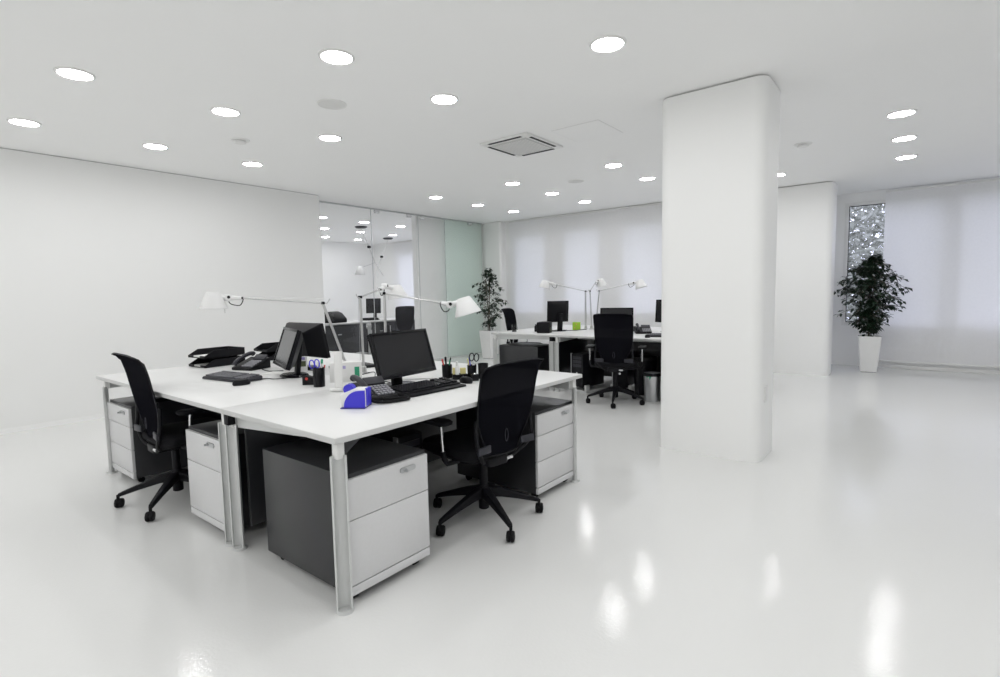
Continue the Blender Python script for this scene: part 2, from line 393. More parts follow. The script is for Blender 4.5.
for y in (5.92, 4.432, 2.925, 1.545, .185, -1.25):
    for x in (1.117, 2.087, 3.05, 5.92, 6.92, 7.92):
        if (y, x) == (2.925, 1.117): continue
        if (y, x) in VIS:
            ps = POSN[x]
            if y < 1: ps = ps.replace('over the far desks', 'beside the column')
            if (y, x) == (1.545, 7.92): lab = 'bright recessed downlight peeking out behind the right edge of the column'
            elif (y, x) == (1.545, 3.05): lab = 'largest bright round downlight, directly left of the foreground column top'
            else: lab = 'downlight in %s, %s' % (ROWN[y], ps.replace('the ', ''))
            put_light(x, y, lab, 'recessed ceiling downlights')
        else:
            put_light(x, y, 'recessed ceiling downlight outside the picture or hidden by the column', 'recessed ceiling downlights out of view')
for y in (5.92, 4.432, 2.925, 1.545, .185, -1.25):
    for x in (-.8, -1.8, -2.8):
        put_light(x, y, 'recessed ceiling downlight outside the picture or hidden by the column', 'recessed ceiling downlights out of view')
for i, x in enumerate((5.88, 6.86, 7.82, 8.80)):
    for j, y in enumerate((8.92, 10.32, 11.75)):
        put_light(x, y, 'downlight in the next room behind glass, %s across and %s deep' % (['first','second','third','fourth'][i], ['first','second','third'][j]), 'downlights of the next room')
# round speaker grilles and detectors
for (x, y, l) in ((2.55, 3.66, 'grey round ceiling speaker over the near desks'), (6.40, 3.715, 'grey round ceiling speaker over the far desks')):
    t = thing('ceiling_speaker', l, 'speaker', (x, y, HC), 0, 'round ceiling speakers')
    MB().lathe([(.100,-.003),(.104,-.008),(.112,-.005),(.114,0)], 32).build('rim', M_WPLA, t)
    MB().lathe([(.0005,-.007),(.06,-.006),(.101,-.004)], 32).build('grille', M_GRILLE, t)
for (x, y, l) in ((2.533, 5.126, 'small white smoke detector between the downlights on the left'), (6.448, 1.019, 'small white smoke detector right of the big column')):
    t = thing('smoke_detector', l, 'smoke detector', (x, y, HC), 0, 'smoke detectors')
    MB().lathe([(.0005,-.034),(.045,-.033),(.055,-.024),(.058,-.016)], 28, cap1=True).build('cap', M_WPLA, t)
    MB().lathe([(.05,-.016),(.05,-.012)], 28).build('slot', mat('dark_slot', (.25, .25, .25), .7), t)
    MB().lathe([(.06,-.012),(.082,-.009),(.088,0)], 28, cap0=True).build('base', M_WPLA, t)
# air conditioning cassette
t = thing('air_conditioner', 'square white ceiling air conditioning cassette with grey grille', 'air conditioner', (4.47, 3.22, HC))
B(-.325, .325, -.29, .29, -.022, 0).build('panel', M_WPLA, t, bevel=.008)
for (x0, x1, y0, y1) in ((-.22,.22,-.272,-.243), (-.22,.22,.243,.272), (-.305,-.272,-.2,.2), (.272,.305,-.2,.2)):
    B(x0, x1, y0, y1, -.0245, -.018).build('air_slot', M_BLACK, t)
g = B(-.235, .235, -.215, .215, -.030, -.02).build('grille', mat('pale_grille', (.60,.60,.59), .5), t, bevel=.003)
for k in range(15):
    y = -.19 + .38*k/14
    B(-.215, .215, y-.004, y+.004, -.034, -.029).build('slat', M_WPLA, g)
t = thing('ceiling_hatch', 'flush square access hatch in the ceiling beside the air conditioner', 'hatch', (4.54, 2.51, HC))
B(-.245, .245, -.24, .24, -.0035, 0).build('panel', M_CEIL, t, bevel=.002)
B(-.249, .249, -.244, .244, -.0012, 0).build('joint', mat('hatch_joint', (.62,.62,.61), .7), t)
# pendant lamps of the next room
def pendant(c, elbow, mid, tip, shade, label):
    t = thing('pendant_lamp', label, 'lamp', (c[0], c[1], HC), 0, 'pendant lamps of the next room')
    o = Vector((c[0], c[1], HC)); L = lambda p: Vector(p) - o
    MB().lathe([(.0005,-.04),(.10,-.035),(.13,-.015),(.13,0)], 24).build('canopy', M_DGREY, t)
    MB().tube([(0,0,-.045), L(elbow)], .006, 8).build('rod', M_LARM, t)
    MB().tube([L(elbow), L(mid), L(tip)], .008, 8).build('arm', M_LARM, t)
    MB().lathe([(.03,-.03),(.03,.03)], 12, L(elbow), (1,0,0), True, True).build('joint', M_BLACK, t)
    if shade:
        MB().tube([L(mid), L(shade)+Vector((0,0,.12))], .006, 8).build('shade_arm', M_LARM, t)
        MB().lathe([(.035,.16),(.05,.15),(.115,-.02)], 20, L(shade)).build('shade', M_LAMP, t, thick=.003)
pendant((7.25, 9.55), (7.42, 9.52, 2.36), (7.49, 9.42, 2.02), (7.58, 9.26, 1.72), (7.27, 9.68, 1.78), 'white pendant lamp with small conical shade behind the glass')
pendant((9.18, 10.98), (8.98, 11.02, 2.3), (8.86, 11.08, 1.95), (8.8, 11.0, 1.75), None, 'farther pendant lamp rod hanging behind the glass door')

# ------------------------------------------------------------------ desks
ZT = .74
def make_leg(mb_parent, x, y, face, lab=None):
    """channel section leg, concave side towards angle face"""
    n = 9; out = []; inn = []
    for i in range(n):
        a = R(-66 + 132*i/(n-1)); out.append((-math.cos(a)*.036+.018, math.sin(a)*.036)); inn.append((-math.cos(a)*.030+.018, math.sin(a)*.030))
    poly = out + [(out[-1][0]+.010, out[-1][1]), (inn[-1][0]+.010, inn[-1][1]-.002)] + inn[::-1] + [(inn[0][0]+.010, inn[0][1]+.002), (out[0][0]+.010, out[0][1])]
    c, s = math.cos(face), math.sin(face)
    poly = [(x + px*c - py*s, y + px*s + py*c) for px, py in poly]
    l = MB().prism(poly, .012, .655).build('leg', M_ALU, mb_parent, fixn=True)
    MB().cyl((x, y, 0), (x, y, .013), .036, .033, 20).build('foot', M_ALU, l)
    MB().box(x-.018-.012*c, x+.018-.012*c, y-.018-.012*s, y+.018-.012*s, .64, .7155).build('post', M_WPLA, l, bevel=.003)
    return l
def desk(label, W, D, loc, rz, group, panel=True, e=.040, connector=None, beams=((.07,.03),(.07,.04)), gusset=False, faces=(225, 315, 135, 45)):
    """local: width along x, depth along y, user at y<0"""
    t = thing('office_desk', label, 'desk', loc, rz, group)
    B(.002, W-.002, .002, D-.002, .7155, ZT).build('desktop', M_TOP, t, bevel=.0015)
    B(.0, W, 0, D, .7145, .7375).build('edge_band', M_EDGE, t, bevel=.001)
    for (x, y), a in zip(((e, e), (W-e, e), (e, D-e), (W-e, D-e)), faces): make_leg(t, x, y, R(a))
    for x, (hf, hr) in zip((e+.025, W-e-.025), beams):
        pr = [(e+.02, .7145), (e+.02, .7145-hf), (D-e-.02, .7145-hr), (D-e-.02, .7145)]
        MB().loft([[Vector((x+o_, a, b)) for a, b in pr] for o_ in (-.012, .012)]).build('side_beam', M_ALU, t, fixn=True, smooth=False)
    if gusset: MB().loft([[Vector((e+a, e+.03+o_, b)) for a, b in ((.02,.7145),(.16,.7145),(.02,.62))] for o_ in (-.004,.004)]).build('gusset', M_CHAR, t, fixn=True, smooth=False)
    B(.1, W-.1, D*.48, D*.48+.04, .655, .7145).build('cross_beam', M_ALU, t, bevel=.003)
    if panel: B(.10, W-.10, D-.055, D-.035, .10, .70).build('modesty_panel', M_CHAR, t, bevel=.002)
    if connector: B(*connector).build('connector_block', M_BLACK, t, bevel=.003)
    return t
GN, GF = 'near desks', 'far desks'
# near cluster (x 1.174-3.107, y 1.765-4.764)
desk('white desk nearest the camera with the blue tape dispenser on it', 1.933, .986, (1.174, 1.765, 0), 0, GN, connector=(.012, .05, .93, .975, .655, .712), beams=((.008,.075),(.075,.06)), gusset=True, faces=(232, 300, 205, 45))
desk('white desk on the left with black letter trays and tilted grey monitor', 2.012, .966, (1.174, 4.764, 0), -PI/2, GN, faces=(250, 295, 135, 45))
desk('white desk back to back with the left desk, mostly hidden', 2.012, .966, (3.107, 2.752, 0), PI/2, GN)
# far cluster
desk('white end desk of the far group with the lime green cube', 1.97, 1.03, (7.75, 4.75, 0), PI, GF, connector=(1.915, 1.955, .97, 1.02, .655, .712), faces=(225, 0, 135, 0))
desk('white far desk in front of the rear mesh chair, partly behind the column', 1.97, .98, (5.78, 3.72, 0), -PI/2, GF, faces=(270, 300, 135, 45))
desk('white far desk back to back behind the rear mesh chair', 1.97, .98, (7.75, 1.75, 0), PI/2, GF)
# next room
desk('white desk behind the glass carrying a black machine', 1.95, .85, (7.22, 10.15, 0), PI, 'next room desks')
desk('white desk behind the glass next to the grey chair', 1.95, .85, (9.2, 10.25, 0), PI, 'next room desks')

# ------------------------------------------------------------------ pedestals
def pedestal(label, loc, rz, drawers, W=.45, D=.68, Ht=.56, group='drawer pedestals'):
    """local: centre x, front at y=0 facing -y"""
    t = thing('drawer_pedestal', label, 'drawer unit', loc, rz, group)
    B(-W/2, W/2, .018, D, .045, Ht).build('body', M_CHAR, t, bevel=.003)
    hs = [Ht-.016] + drawers + [.088]
    for i in range(len(hs)-1):
        d = B(-W/2+.001, W/2-.001, 0, .018, hs[i+1]+.002, hs[i]-.002).build('drawer', M_DRAW, t, bevel=.0015)
        if i == 0:
            zc = Ht-.055; xc = .10
            p = MB().prism(rrect(xc-.045, xc+.045, zc-.012, zc+.012, .010), 0, .006); p.xf(Matrix(((1,0,0,0),(0,0,-1,0),(0,1,0,0),(0,0,0,1))))
            p.build('lock_plate', M_STEEL, d, fixn=True)
            MB().cyl((xc-.02, -.006, zc), (xc-.02, -.014, zc), .009, .008, 14).box(xc-.022, xc-.018, -.026, -.012, zc-.006, zc+.006).build('key', M_STEEL, d)
    B(-W/2+.001, W/2-.001, 0, .018, .046, .084).build('plinth', M_DRAW, t, bevel=.0015)
    for sx in (-1, 1):
        for y in (.06, D-.06):
            MB().cyl((sx*(W/2-.05)-.012, y, .021), (sx*(W/2-.05)+.012, y, .021), .021, .021, 16).cyl((sx*(W/2-.05), y, .03), (sx*(W/2-.05), y, .046), .012, .012, 10).build('caster', M_RUB, t)
    return t
THREE = [.413, .25]; TWO = [.368]
pedestal('two drawer pedestal under the nearest desk corner with dark side facing left', (1.47, 1.80, 0), 0, TWO)
pedestal('three drawer pedestal beside the right mesh chair under the near desk', (2.842, 1.80, 0), 0, THREE)
pedestal('three drawer pedestal at the far left end of the left desk', (1.212, 4.475, 0), -PI/2, THREE)
pedestal('two drawer pedestal on the left desk beside the paired legs', (1.212, 3.075, 0), -PI/2, TWO)
pedestal('pedestal of the hidden near desk, behind the modesty panel', (3.07, 3.1, 0), PI/2, THREE)
pedestal('dark pedestal with grey side facing the camera under the far end desk', (6.10, 4.70, 0), PI, THREE)
pedestal('three drawer pedestal at the left edge of the column under the far desk', (5.82, 2.06, 0), -PI/2, THREE)
pedestal('dark pedestal behind the glass under the black machine', (6.35, 9.34, 0), 0, THREE, group='next room pedestals')
pedestal('white fronted pedestal behind the glass next to the grey chair', (7.51, 9.44, 0), 0, THREE, group='next room pedestals')

# ------------------------------------------------------------------ chairs
def make_chair(label, loc, heading, base_rot, top=.96, seat=.46, group='black mesh task chairs', setback=0.0):
    """local: facing +y"""
    rz = heading - PI/2
    t = thing('office_chair', label, 'chair', loc, rz, group)
    rb = base_rot - rz
    for k in range(5):
        a = rb + 2*PI*k/5; c, s = math.cos(a), math.sin(a); perp = Vector((-s, c, 0)); d = Vector((c, s, 0))
        rings = []
        for (rr, z, wd, h) in ((.02, .165, .030, .055), (.10, .150, .026, .045), (.20, .122, .020, .034), (.29, .094, .015, .026), (.325, .082, .013, .022)):
            p = d*rr + Vector((0,0,z)); rings.append([p+perp*wd-Vector((0,0,h/2)), p+perp*wd*.8+Vector((0,0,h/2)), p-perp*wd*.8+Vector((0,0,h/2)), p-perp*wd-Vector((0,0,h/2))])
        MB().loft(rings).build('base_arm', M_BLACK, t, bevel=.004, fixn=True)
        w_ = MB(); p = d*.325; q = Matrix.Rotation(a*1.7+k, 3, 'Z'); ax = q @ Vector((1,0,0)); off = q @ Vector((0,.012,0))
        for sgn in (-1, 1):
            w_.lathe([(.020,-.001),(.029,.001),(.0295,.012),(.026,.019),(.010,.022)], 18, p + off + ax*sgn*.0012 + Vector((0,0,.0295)), ax*sgn, True, True)
        w_.cyl(p+Vector((0,0,.04)), p+Vector((0,0,.085)), .009, .009, 10)
        w_.build('caster', M_RUB, t)
    MB().lathe([(.022,.06),(.030,.065),(.032,.19),(.026,.20)], 20, cap0=True, cap1=True).lathe([(.024,.19),(.024,seat-.09)], 18).build('gas_column', M_BLACK, t)
    MB().lathe([(.0145,.24),(.0145,seat-.08)], 16).build('chrome_piston', M_CHROME, t)
    # tilt mechanism
    MB().prism(rrect(-.075, .075, -.14, .11, .03), seat-.095, seat-.045).build('mechanism', M_BLACK, t, bevel=.006)
    MB().tube([(.07,.02,seat-.075), (.17,.04,seat-.078), (.21,.045,seat-.08)], .006, 8).build('tilt_lever', M_DGREY, t)
    MB().cyl((.055,-.13,seat-.07),(.10,-.13,seat-.07),.012,.012,14).build('tension_knob', M_CHROME, t)
    # seat cushion
    rings = []
    for (f_, z) in ((.90, -.045), (.985, -.03), (1.0, -.008), (.97, .012), (.86, .024), (.5, .030)):
        rings.append([Vector((x*f_, y*f_+.085, seat+z)) for x, y in rrect(-.235, .235, -.225, .235, .09, 6)])
    MB().loft(rings).build('seat', M_FAB, t)
    MB().prism(rrect(-.20, .20, -.12, .28, .08), seat-.058, seat-.04).build('seat_pan', M_BLACK, t, bevel=.004)
    # backrest: curved mesh sheet in a slim rim
    zb = seat - .02; rows = []
    N = 26
    KEY = [(0, -.135, .105), (.12, -.140, .135), (.24, -.148, .170), (.38, -.158, .202), (.55, -.172, .212), (.75, -.190, .215), (.88, -.208, .218), (.95, -.226, .218), (1.0, -.256, .205)]
    def prof(u):
        for (u0, y0, h0), (u1, y1, h1) in zip(KEY, KEY[1:]):
            if u <= u1:
                f_ = (u-u0)/(u1-u0); return y0+(y1-y0)*f_-setback, zb + (top-zb)*(u if u < .95 else .95+(u-.95)*.55), h0+(h1-h0)*f_
        return KEY[-1][1]-setback, top, KEY[-1][2]
    for i in range(N+1):
        u = i/N; y, z, hw = prof(u); row = []
        for j in range(11):
            s = -1 + 2*j/10; row.append(Vector((hw*s, y + .020*(s*s)*(1-.6*u), z - (.012*abs(s)**4 if u > .9 else 0))))
        rows.append(row)
    bk = MB().grid(rows).build('backrest', M_MESH, t, thick=.005)
    rim = [r[0] for r in rows] + rows[-1][1:-1] + [r[-1] for r in rows[::-1]]
    MB().tube(rim, .0045, 8).build('back_rim', M_BLACK, bk)
    MB().tube([rows[0][0], rows[0][3], rows[0][7], rows[0][10]], .007, 8).build('bottom_rail', M_BLACK, bk)
    zs_ = zb + (top-zb)*.20
    MB().tube([(.045*math.cos(a_)*.25, -.152-setback, zs_+.035*math.sin(a_)) for a_ in [2*PI*k/12 for k in range(13)]], .0025, 6).build('lumbar_slot', M_DGREY, bk)
    # lumbar cross bar and V frame
    yl, zl, hl = prof(.10)
    for sx in (-1, 1): MB().obox((sx*.165, yl-.012, zl), (.10, .014, .042), (0, 0, -sx*.12)).build('lumbar_bar', M_DGREY, t, bevel=.005)
    for sx in (-1, 1):
        ym, zm, hm = prof(.40)
        MB().tube(bez([(sx*.045,-.06,seat-.075), (sx*.12,-.13,seat-.055), (sx*.20, yl-.005, zl+.0), (sx*.208, yl-.0, zl+.06), (sx*.205, ym+.028, zm)], 8), .0115, 10).build('back_support', M_BLACK, t)
        # armrest
        ha = seat+.18
        MB().tube([(sx*.20,-.02,seat-.05), (sx*.275,-.02,seat-.048), (sx*.292,-.015,seat-.02), (sx*.295,-.01,seat+.02)], [.013,.014,.015,.014], 10).build('arm_bracket', M_BLACK, t)
        MB().tube([(sx*.295,-.01,seat+.0), (sx*.298,.0,ha-.012)], .0095, 12).build('arm_post', M_CHROME, t)
        rg = []
        for (f_, z) in ((.9,-.014),(1,-.006),(1,.006),(.85,.013)):
            rg.append([Vector((sx*.298 + x*f_, y*f_+.05, ha+z)) for x, y in rrect(-.042, .042, -.125, .125, .035, 5)])
        MB().loft(rg).build('arm_pad', M_BLACK, t)
    return t
make_chair('black mesh office chair facing the nearest desk on the right', (2.245, 1.924, 0), R(83), math.atan2(.037, -.324), top=.95, seat=.44, setback=.042)
make_chair('black mesh office chair in profile at the left desk', (1.30, 3.717, 0), R(-2), math.atan2(.15, -.282), top=.985, seat=.44)
make_chair('black mesh office chair seen from behind at the far desk left of the column', (5.58, 2.73, 0), R(18), math.atan2(-.126, -.334), top=1.06, seat=.47)
make_chair('black mesh office chair half hidden behind the far end desk', (6.86, 5.02, 0), R(-76), 1.0, top=1.06, seat=.46)
make_chair('grey looking office chair behind the clear glass door', (8.02, 9.18, 0), R(66), 2.0, top=1.06, seat=.46, group='next room chairs')

# ------------------------------------------------------------------ monitors
def monitor(label, loc, heading, W=.47, Hh=.275, zc=.205, tilt=.3, deep=.045, sm=None, fwd=.05, group='desktop monitors', base=True):
    """local: facing +y; loc = stand base on the desk"""
    rz = heading - PI/2
    t = thing('monitor', label, 'monitor', loc, rz, group)
    T = Matrix.Translation((0, fwd, zc)) @ Matrix.Rotation(tilt, 4, 'X')
    # rear shell (frustum)
    rings = [[(x, -.004, z) for x, z in rrect(-W/2, W/2, -Hh/2, Hh/2, .008, 3)], [(x, -.022, z) for x, z in rrect(-W/2, W/2, -Hh/2, Hh/2, .008, 3)],
             [(x, -.022-deep, z) for x, z in rrect(-W*.30, W*.30, -Hh*.34, Hh*.34, .012, 3)]]
    MB().loft([[Vector(p) for p in r] for r in rings]).xf(T).build('rear_shell', M_BLACK, t, fixn=True)
    bz = MB(); b = .017
    bz.box(-W/2, W/2, -.004, .006, -Hh/2, -Hh/2+b*1.4).box(-W/2, W/2, -.004, .006, Hh/2-b, Hh/2).box(-W/2, -W/2+b, -.004, .006, -Hh/2+b*1.4, Hh/2-b).box(W/2-b, W/2, -.004, .006, -Hh/2+b*1.4, Hh/2-b)
    bz.xf(T).build('bezel', M_BLKG, t, bevel=.0015)
    B(-W/2+b, W/2-b, -.004, .001, -Hh/2+b*1.4, Hh/2-b).xf(T).build('screen', sm or M_SCR, t, smooth=False)
    MB().obox((0, -.035, .13), (.075, .028, .24), (.12, 0, 0)).build('neck', M_BLACK, t, bevel=.005)
    rg = []
    for f_, z in ((1, 0), (1, .007), (.9, .014)):
        rg.append([Vector((math.cos(2*PI*k/28)*.125*f_, math.sin(2*PI*k/28)*.095*f_, z)) for k in range(28)])
    MB().loft(rg).build('stand_base', M_BLKG, t)
    return t
monitor('large dark monitor on the nearest desk', (2.115, 2.47, ZT), -1.497, tilt=.30)
monitor('tilted monitor with light grey screen on the left desk', (1.985, 3.435, ZT), 2.82, W=.45, sm=M_SCRL, tilt=.33)
monitor('monitor seen from behind with tapered black back at the middle of the near desks', (2.25, 3.74, ZT), 0.0, W=.47, Hh=.27, zc=.22, tilt=.2, deep=.10)
monitor('small monitor seen from behind between the far desk lamps', (6.42, 4.02, ZT), R(60), W=.33, Hh=.30, zc=.28, tilt=.08, deep=.04, fwd=.04)
monitor('monitor whose top edge shows above the rear mesh chair', (6.62, 3.22, ZT), R(200), W=.44, Hh=.28, zc=.19, tilt=.2)
monitor('monitor edge cut off by the left side of the column', (6.78, 2.56, ZT), R(150), W=.40, Hh=.30, zc=.28, tilt=.05)
monitor('small dark monitor on the left desk behind the glass', (5.92, 9.75, ZT), R(20), W=.36, Hh=.27, zc=.25, tilt=.1, group='next room monitors')
monitor('black monitor on the right desk behind the glass door', (7.80, 9.90, ZT), R(205), W=.36, Hh=.34, zc=.32, tilt=.05, group='next room monitors')

# ------------------------------------------------------------------ keyboards, mice, phones
def keyboard(label, loc, rz, km, W=.46, D=.165, palm=True):
    """user side -y"""
    t = thing('keyboard', label, 'keyboard', loc, rz, 'keyboards')
    rg = []
    for f_, zo in ((1, .002), (1, .012), (.97, .018)):
        rg.append([Vector((x*f_, y*f_, zo + (.012*(y/D+.5) if zo > .005 else 0))) for x, y in rrect(-W/2, W/2, -D/2, D/2, .018, 4)])
    MB().loft(rg).build('housing', M_DGREY if km is M_KEYG else M_BLACK, t)
    k = MB()
    for r in range(6):
        y = -D/2 + .030 + r*.0215 + (.006 if r == 5 else 0); x = -W/2+.018
        while x < W/2-.03:
            wd = .0165
            if r == 0 and -.11 < x < -.02: wd = .11
            if not (.085 < x < .10 or .155 < x < .165): k.obox((x+wd/2, y, .0225+.012*(y/D+.5)), (wd-.0035, .0165, .011), (.08, 0, 0))
            x += wd+.0022
    k.build('keys', km, t, smooth=False, kind='stuff')
    if palm: MB().loft([[Vector((x, -D/2-.03+y, z)) for x, y in rrect(-W/2+.01, W/2-.01, -.028, .034, .02, 4)] for z in (.002, .010)]).build('palm_rest', M_DGREY if km is M_KEYG else M_BLACK, t)
    return t
keyboard('black keyboard in front of the large near monitor', (2.115, 2.255, ZT), R(-2), M_KEY)
keyboard('black keyboard on the left desk, painted grey for its sheen', (1.66, 3.665, ZT), R(-82), M_KEYG, .45, palm=False)
keyboard('dark keyboard on the far desk beside the column', (6.12, 2.35, ZT), R(-80), M_KEYG, W=.40, palm=False)
def mouse(label, loc, rz):
    t = thing('computer_mouse', label, 'mouse', loc, rz, 'computer mice')
    rg = []
    for f_, z in ((.92, 0), (1, .010), (.95, .022), (.75, .033), (.3, .038)):
        rg.append([Vector((math.cos(2*PI*k/20)*.031*f_, math.sin(2*PI*k/20)*.056*f_, z)) for k in range(20)])
    MB().loft(rg).build('shell', M_BLACK, t)
    MB().cyl((-.004,.030,.031),(.004,.030,.031),.009,.009,12).build('scroll_wheel', M_DGREY, t)
mouse('black mouse at the right end of the near keyboard', (2.42, 2.20, ZT), R(-10))
mouse('dark mouse by the near end of the left desk keyboard', (1.585, 3.375, ZT), R(-95))
mouse('small dark mouse on the far desk next to the column', (5.95, 2.50, ZT), R(-80))
def phone(label, loc, rz, raised=.0, bm_=None, cord=True):
    """user side -y, handset on the left"""
    bm_ = bm_ or M_DGREY
    t = thing('desk_phone', label, 'phone', loc, rz, 'desk phones')
    rg = [[Vector((-.10,-.10,0)),Vector((.10,-.10,0)),Vector((.10,.10,0)),Vector((-.10,.10,0))], [Vector((-.10,-.10,.022)),Vector((.10,-.10,.022)),Vector((.10,.10,.085)),Vector((-.10,.10,.085))]]
    MB().loft(rg).build('body', M_BLACK, t, bevel=.008, fixn=True)
    sl = math.atan2(.063, .2)
    def on(x, y, h): return (x, y, .022 + (y+.1)*.315 + h)
    MB().obox(on(.035, .062, .012), (.115, .055, .012), (sl+.35, 0, 0)).build('display', M_DGREY, t, bevel=.003)
    kp = MB()
    for r in range(5):
        for c in range(5): kp.obox(on(-.005+c*.021, -.075+r*.022, .004), (.015, .013, .008), (sl, 0, 0))
    kp.build('keypad', mat('pale_grey_button', (.30,.30,.33), .5), t, smooth=False, kind='stuff')
    hs = [on(-.068, -.098, .018), on(-.068, -.085, .030), on(-.068, -.04, .042), on(-.068, .03, .044), on(-.068, .08, .034), on(-.068, .096, .020)]
    MB().tube(bez(hs, 6), [.019]*4 + [.016]*22 + [.019]*5, 10).build('handset', bm_, t)
    if cord:
        pts = bez([(-.07,-.10,.02), (-.06,-.16,.012), (.0,-.19,.010), (.10,-.19,.010), (.115,-.155,.010), (.05,-.135,.012), (.0,-.11,.012)], 10)
        MB().tube(pts, .0085, 8).build('coiled_cord', M_RUB, t)
    return t
phone('dark desk phone behind the blue tape dispenser', (1.775, 2.29, ZT), R(-12))
phone('grey desk phone beside the left letter trays', (2.0, 4.08, ZT), R(-72), cord=False)
phone('black desk phone on the far end desk', (6.28, 4.22, ZT), R(120), cord=False)
phone('grey desk phone on the far desk right of the rear chair', (6.52, 2.80, ZT), R(-60), cord=False)
# black boxes of the far desk
t = thing('label_printer', 'black boxy printer standing left of the small far monitor', 'printer', (6.06, 4.03, ZT), R(20))
B(-.09,.09,-.09,.09,0,.15).build('housing', M_BLACK, t, bevel=.012)
B(-.07,.07,-.092,-.088,.03,.08).build('paper_slot', M_DGREY, t)
B(-.04,.04,-.04,.04,.15,.155).build('cover', M_DGREY, t)

# ------------------------------------------------------------------ desk lamps
def desk_lamp(label, base, elbow, wrist, head, shade, axis, group, sw=True, sc=1.0):
    t = thing('desk_lamp', label, 'lamp', base, 0, group); o = Vector(base); L = lambda p: Vector(p) - o
    e, wv, h, sh = L(elbow), L(wrist), L(head), L(shade)
    b = t
    MB().lathe([(.0005,0),(.042,0),(.044,.006),(.022,.012),(.018,.05),(.012,.055)], 20).build('mount', M_LARM, b)
    d = e.normalized(); side = d.cross(Vector((0,0,1)))
    side = side.normalized() if side.length > .05 else Vector((.7,.7,0)).normalized()
    MB().cyl(Vector((0,0,.03)), e, .0092, .0092, 12).build('lower_arm', M_LARM, b)
    MB().tube([Vector((0,0,.05))+side*.022, e+side*.012], .0018, 6).build('tension_cable', M_STEEL, b)
    MB().lathe([(.010,-.013),(.010,.013)], 14, e, side, True, True).build('elbow_joint', M_BLACK, b)
    u = (wv - e).normalized()
    MB().tube([e - u*.05 + Vector((0,0,.032)), e - u*.028, e], .004, 6).build('elbow_fin', M_LARM, b)
    MB().cyl(e, wv, .0062, .0062, 12).build('upper_arm', M_LARM, b)
    MB().tube([e - u*.045 + Vector((0,0,.030)), wv + Vector((0,0,.012))], .0014, 6).build('upper_cable', M_LAMP, b)
    MB().lathe([(.008,-.011),(.008,.011)], 12, wv, side, True, True).build('wrist_joint', M_BLACK, b)
    MB().cyl(wv, h, .012, .017, 12).build('head_arm', M_LAMP, b)
    MB().lathe([(.020,-.022),(.024,-.014),(.024,.014),(.020,.022)], 16, h, side, True, True).build('head_joint', M_LAMP, b)
    MB().lathe([(.010,-.026),(.010,.026)], 10, h + u*.004 + Vector((0,0,.004)), side, True, True).build('pivot_screw', M_BLACK, b)
    m1 = wv + Vector((0,0,-.05)) + u*.02
    MB().tube(bez([wv - u*.01, wv + u*.0 - Vector((0,0,.03)), m1, wv + (h-wv)*.8 - Vector((0,0,.04)), h - Vector((0,0,.015))], 6), .0032, 6).build('cable_loop', M_RUB, b)
    ax = Vector(axis).normalized()
    # shade frustum: narrow end up
    s_ = MB().lathe([(.0005,-.056*sc),(.036*sc,-.056*sc),(.042*sc,-.050*sc),(.083*sc,.047*sc),(.084*sc,.052*sc)], 32, sh, ax).build('shade', M_LAMP, b, thick=.002)
    MB().lathe([(.018,-.03),(.026,.0),(.026,.03),(.0005,.045)], 14, sh, ax).build('bulb', M_WPLA, s_)
    MB().cyl(h, sh - ax*.03*sc, .016, .02, 12).build('shade_neck', M_LAMP, b)
    if sw:
        q = sh + (h - sh)*.75 + ax*.045
        MB().cyl(q, q + Vector((0,0,-.05)), .0022, .0022, 6).build('switch_stick', M_LARM, s_)
GL, GB = 'articulated lamps of the near desks', 'articulated lamps of the far desks'
desk_lamp('white articulated lamp whose arm reaches left over the left desk', (2.20, 3.10, ZT), (2.03, 3.115, 1.250), (1.68, 3.50, 1.293), (1.615, 3.555, 1.296), (1.540, 3.595, 1.279), (-.02, .02, -1), GL)
desk_lamp('white articulated lamp with its shade to the right over the near keyboard', (2.22, 2.715, ZT), (2.215, 2.705, 1.306), (2.352, 2.330, 1.239), (2.376, 2.280, 1.228), (2.425, 2.190, 1.216), (.16, -.22, -1), GL)
desk_lamp('white articulated lamp with vertical pole and shade facing away, above the near monitor', (2.32, 3.09, ZT), (2.30, 3.07, 1.284), (2.55, 3.16, 1.338), (2.60, 3.17, 1.36), (2.72, 3.17, 1.318), (.12, -.05, -1), GL, sc=.92)
desk_lamp('far white lamp with arm reaching left above the small monitor', (6.91, 3.86, ZT), (6.88, 3.845, 1.300), (6.60, 4.17, 1.40), (6.55, 4.22, 1.42), (6.47, 4.29, 1.41), (-.1, .15, -1), GB)
desk_lamp('far white lamp with short arm rising right from the double pole', (6.955, 3.79, ZT), (6.93, 3.80, 1.300), (7.22, 3.86, 1.43), (7.26, 3.85, 1.45), (7.33, 3.83, 1.43), (.2, -.05, -1), GB)
desk_lamp('far white lamp with slanted pole and arm reaching right toward the column', (6.95, 3.72, ZT), (6.96, 3.665, 1.300), (6.96, 3.20, 1.39), (6.96, 3.13, 1.40), (6.96, 3.03, 1.385), (.05, -.25, -1), GB)

